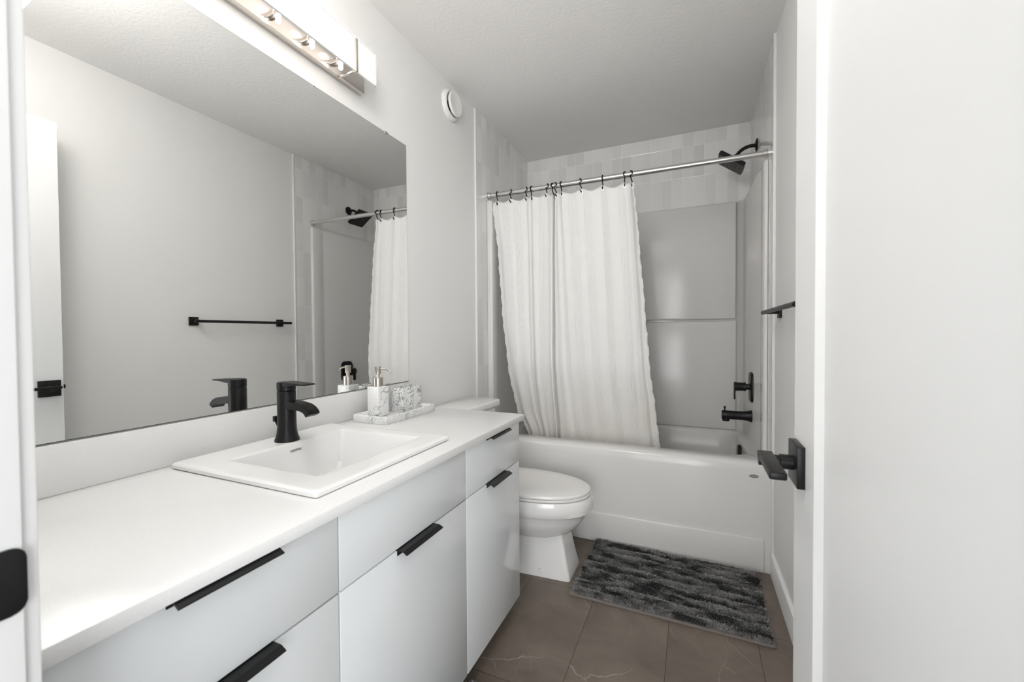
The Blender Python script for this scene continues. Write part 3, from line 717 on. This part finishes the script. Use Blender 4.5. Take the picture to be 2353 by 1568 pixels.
# cloth: parameter u in 0..1 across, passes ring k at uk; top height follows hooks
NU, NV = 420, 120
uk = [i/11*.94+.03 for i in range(12)]
ybk = [.0, .0, .0, .016, -.002, .020, .024, -.004, .0, .0, .0, .006]
def interp(xs, ys, x):
    if x <= xs[0]: return ys[0]+(x-xs[0])*(ys[1]-ys[0])/(xs[1]-xs[0])
    if x >= xs[-1]: return ys[-1]+(x-xs[-1])*(ys[-1]-ys[-2])/(xs[-1]-xs[-2])
    for i in range(len(xs)-1):
        if x <= xs[i+1]:
            t = (x-xs[i])/(xs[i+1]-xs[i]); t = t*t*(3-2*t)*.5+t*.5
            return ys[i]*(1-t)+ys[i+1]*t
ZT, ZBt = 1.924, .385
edgeL = ([.38, .49, .63, .91, 1.24, 1.565, 1.925], [.262, .232, .172, .136, .099, .0765, .0415])
edgeR = ([.38, .476, .67, .94, 1.246, 1.582, 1.925], [1.032, 1.018, 1.000, .9715, .948, .920, .890])
edgeM = ([.38, .80, 1.3, 1.925], [.428, .431, .435, .4385])
UM = uk[5]+.012                      # the deep fold
def top_x(u): return interp([0]+uk+[1], [.0415]+eyex+[.890], u)
verts = []; uvs = []
PH = [random.uniform(0, 6.28) for _ in range(8)]
CLW = 1.75
for j in range(NV+1):
    v = j/NV
    for i in range(NU+1):
        u = i/NU
        # top hem sags between the rings
        best = min(range(12), key=lambda k: abs(u-uk[k])); du = abs(u-uk[best])/(.5*.94/11)
        k0 = max(0, min(10, int((u-.03)/(.94/11)))); gap = abs(eyex[k0+1]-eyex[k0])
        sag = .004+.015*min(1, gap/.12)
        zt = ZT-sag*(.5-.5*math.cos(PI*min(1, du)))+(.004 if best in (3, 4, 6) else 0)
        z = zt+(ZBt-zt)*v
        xt = top_x(u)
        # map the left and right halves between the measured edges
        eL, eM, eR = (interp(*e_, z) for e_ in (edgeL, edgeM, edgeR))
        if u < UM:
            s = (xt-.0415)/(.4385-.0415); s = s+(u/UM-s)*v*.55; x = eL+(eM-eL)*s
        else:
            s = (xt-.4385)/(.890-.4385); s = s+((u-UM)/(1-UM)-s)*v*.75; x = eM+(eR-eM)*s
        # folds: follow hooks at the top, free waves lower down
        yk = interp(uk, ybk, u)
        w1 = math.sin(u*2*PI*4.6+PH[0]+.3*v)*.013+math.sin(u*2*PI*8.3+PH[1]-.4*v)*.004
        amp = smoothstep(.0, .25, v)
        fold = math.exp(-((u-UM)/.018)**2)*.045*(1-.25*v)
        fold2 = math.exp(-((u-.965)/.014)**2)*.018
        left = .009*math.sin(u*2*PI*11+PH[2]+.7*v)*smoothstep(.45, 1, v)*(1 if u < UM else .12)
        y = RY-.004+yk*(1-.6*amp)+w1*(.35+.65*amp)*(.9 if u < UM else .8)+fold+fold2+left-.004
        y += .10*smoothstep(.62, 1.0, v)          # lower part hangs inside the tub
        # wavy cut edges
        if i < 4 or i > NU-4: x += .0025*math.sin(z*70)+.0015*math.sin(z*173)
        verts.append((x, y, z)); uvs.append((u*CLW, z))
me = bpy.data.meshes.new('shower_curtain')
faces = [(j*(NU+1)+i, j*(NU+1)+i+1, (j+1)*(NU+1)+i+1, (j+1)*(NU+1)+i) for j in range(NV) for i in range(NU)]
og = Vector((.5, RY, ZBt))
me.from_pydata([tuple(Vector(p)-og) for p in verts], [], faces)
uvl = me.uv_layers.new(name='UVMap')
li = np.empty(len(me.loops), dtype=np.int32); me.loops.foreach_get('vertex_index', li)
uvl.data.foreach_set('uv', np.array(uvs, dtype=np.float32)[li].ravel())
me.polygons.foreach_set('use_smooth', [True]*len(me.polygons)); me.materials.append(MT['cloth'])
cu = bpy.data.objects.new('shower_curtain', me); COL.objects.link(cu); cu.location = og
sol = cu.modifiers.new('thickness', 'SOLIDIFY'); sol.thickness = .0012
tag(cu, 'white corded cotton shower curtain hanging from the rod into the tub', 'shower curtain')
names = ['first', 'second', 'third', 'fourth', 'fifth', 'sixth', 'seventh', 'eighth', 'ninth', 'tenth', 'eleventh', 'twelfth']
def cpt(u): return verts[int(round(u*NU))], verts[int(round(u*NU))+NU+1]
for k in range(12):
    p = verts[int(round(uk[k]*NU))+2*(NU+1)]
    ez_ = p[2]+.006; exx, ey = p[0], p[1]
    obj('eyelet', lathe((exx, ey-.0022, ez_-.002), (0, -1, 0), [(0, .0075), (.0012, .0075), (.0016, .006), (.0012, .0035)], 18), 'chrome', cu)
    # open hook: over the rod, twisted down to the eyelet
    tw = (.0, .026, .024, -.008, .024, -.014, .028, -.006, .027, .0, -.012, .024)[k]
    pts = []
    for i in range(15):
        a = math.radians(-60+270*i/14)
        pts.append((ringx[k]+tw*.45*math.cos(a), RY-(RR_+.0035)*math.cos(a-PI*0)*1.0, RZr+(RR_+.0035)*math.sin(a)))
    pts = pts[::-1]
    tail = [(ringx[k]*.8+exx*.2-tw*.12, RY-RR_-.0025, RZr-.012), (ringx[k]*.4+exx*.6, min(RY-RR_*.5, ey+.012), RZr-.028), (exx+tw*.05, ey+.0075, ez_+.014), (exx+tw*.02, ey+.0055, ez_+.002), (exx, ey-.001, ez_-.003),
            (exx-tw*.06, ey-.0062, ez_+.001), (exx-tw*.24, ey-.0088, ez_+.009), (exx-tw*.30, ey-.0092, ez_+.0125)]
    front_ = [(ringx[k]+tw*.45*math.cos(math.radians(a)), RY-(RR_+.0032)*math.cos(math.radians(a)), RZr+(RR_+.0032)*math.sin(math.radians(a))) for a in (200, 180, 160, 135, 110, 90, 70, 45, 20, 0, -15)]
    hook = obj('curtain_hook', tube(front_+tail, .0031, 8), 'black', None, origin=(ringx[k], RY, RZr+.018))
    hook['label'] = names[k]+' black curtain hook from the left along the chrome rod'
    hook['category'] = 'curtain hook'; hook['group'] = 'hooks holding up the shower curtain'

# ------------------------------------------------------------------ towel bar on the right wall
TBZ = 1.190
tb = thing('towel_bar', 'matte black towel bar on the right hand wall', 'towel bar', (RW, 1.78, TBZ))
obj('bar', tube([(RW-.060, 1.474, TBZ), (RW-.060, 1.476, TBZ), (RW-.060, 2.105, TBZ), (RW-.060, 2.108, TBZ)], [.006, .0085, .0085, .006], 20), 'black', tb)
for y in (1.5, 2.056):
    po = obj('wall_plate', box((RW-.010, y-.025, TBZ-.025), (RW-.0003, y+.025, TBZ+.025), .0012), 'black', tb)
    obj('post', box((RW-.063, y-.008, TBZ-.008), (RW-.009, y+.008, TBZ+.008), .001), 'black', po)

# ------------------------------------------------------------------ shag mats
def mat_rug(label, loc, rotz, LX, LY, n, seed, name='bath_mat'):
    rg = thing(name, label, 'bath mat', loc)
    bm = bmesh.new(); x0, y0, z0 = loc
    def RM(i, z): return [Vector((x0+a, y0+b, z)) for a, b in rrect(-LX/2+i, LX/2-i, -LY/2+i, LY/2-i, .008, 3)]
    add_loft(bm, [RM(.001, .0005), RM(0, .002), RM(0, .007), RM(.003, .009), RM(.010, .009)])
    obj('binding', bm, 'binding', rg, label='taupe stitched border')
    rng = np.random.default_rng(seed)
    m = .012
    px = rng.uniform(-LX/2+m, LX/2-m, n); py = rng.uniform(-LY/2+m, LY/2-m, n)
    # ribbed pile: rows lie lower in between
    rib = .5+.5*np.cos(py/.0545*2*PI+.7*np.sin(px*9)+.5*np.sin(px*23+1))
    h = .004+.014*rib**.6+rng.uniform(-.002, .003, n)
    lean = rng.normal(0, .0055, (n, 2)); lean[:, 1] -= .002
    a = rng.uniform(0, 2*PI, n); w = .0020
    dxy = np.stack([np.cos(a), np.sin(a)], 1)*w
    base = np.stack([px, py], 1)
    V = np.zeros((n, 6, 3))
    V[:, 0, :2] = base-dxy; V[:, 1, :2] = base+dxy; V[:, :2, 2] = .006
    midp = base+lean*.45
    V[:, 2, :2] = midp+dxy; V[:, 3, :2] = midp-dxy; V[:, 2:4, 2] = (.006+h*.62)[:, None]
    V[:, 4, :2] = base+lean+dxy*.75; V[:, 4, 2] = .006+h; V[:, 5, :2] = base+lean-dxy*.75; V[:, 5, 2] = .006+h*.97
    me = bpy.data.meshes.new('pile')
    idx = np.arange(n)*6
    quads = np.stack([idx, idx+1, idx+2, idx+3], 1); tips = np.stack([idx+3, idx+2, idx+4, idx+5], 1)
    me.vertices.add(n*6); me.vertices.foreach_set('co', V.ravel())
    loops = np.concatenate([quads.ravel(), tips.ravel()]); me.loops.add(len(loops)); me.loops.foreach_set('vertex_index', loops.astype(np.int32))
    starts = np.arange(2*n)*4; me.polygons.add(2*n); me.polygons.foreach_set('loop_start', starts.astype(np.int32))
    me.update(calc_edges=True); me.validate()
    me.materials.append(MT['pile'])
    o = bpy.data.objects.new('pile', me); COL.objects.link(o); o.parent = rg; o['kind'] = 'stuff'; o['label'] = 'mottled charcoal shag pile'
    rg.rotation_euler = (0, 0, rotz)
    return rg
mat_rug('charcoal and grey ribbed shag bath mat in front of the bathtub', (1.0835, 1.922, 0), math.radians(-1.2), .748, .490, 85000, 3)
mat_rug('dark shag mat barely showing on the floor under the vanity edge', (.800, .764, 0), math.radians(-1.5), .56, .74, 40000, 5)
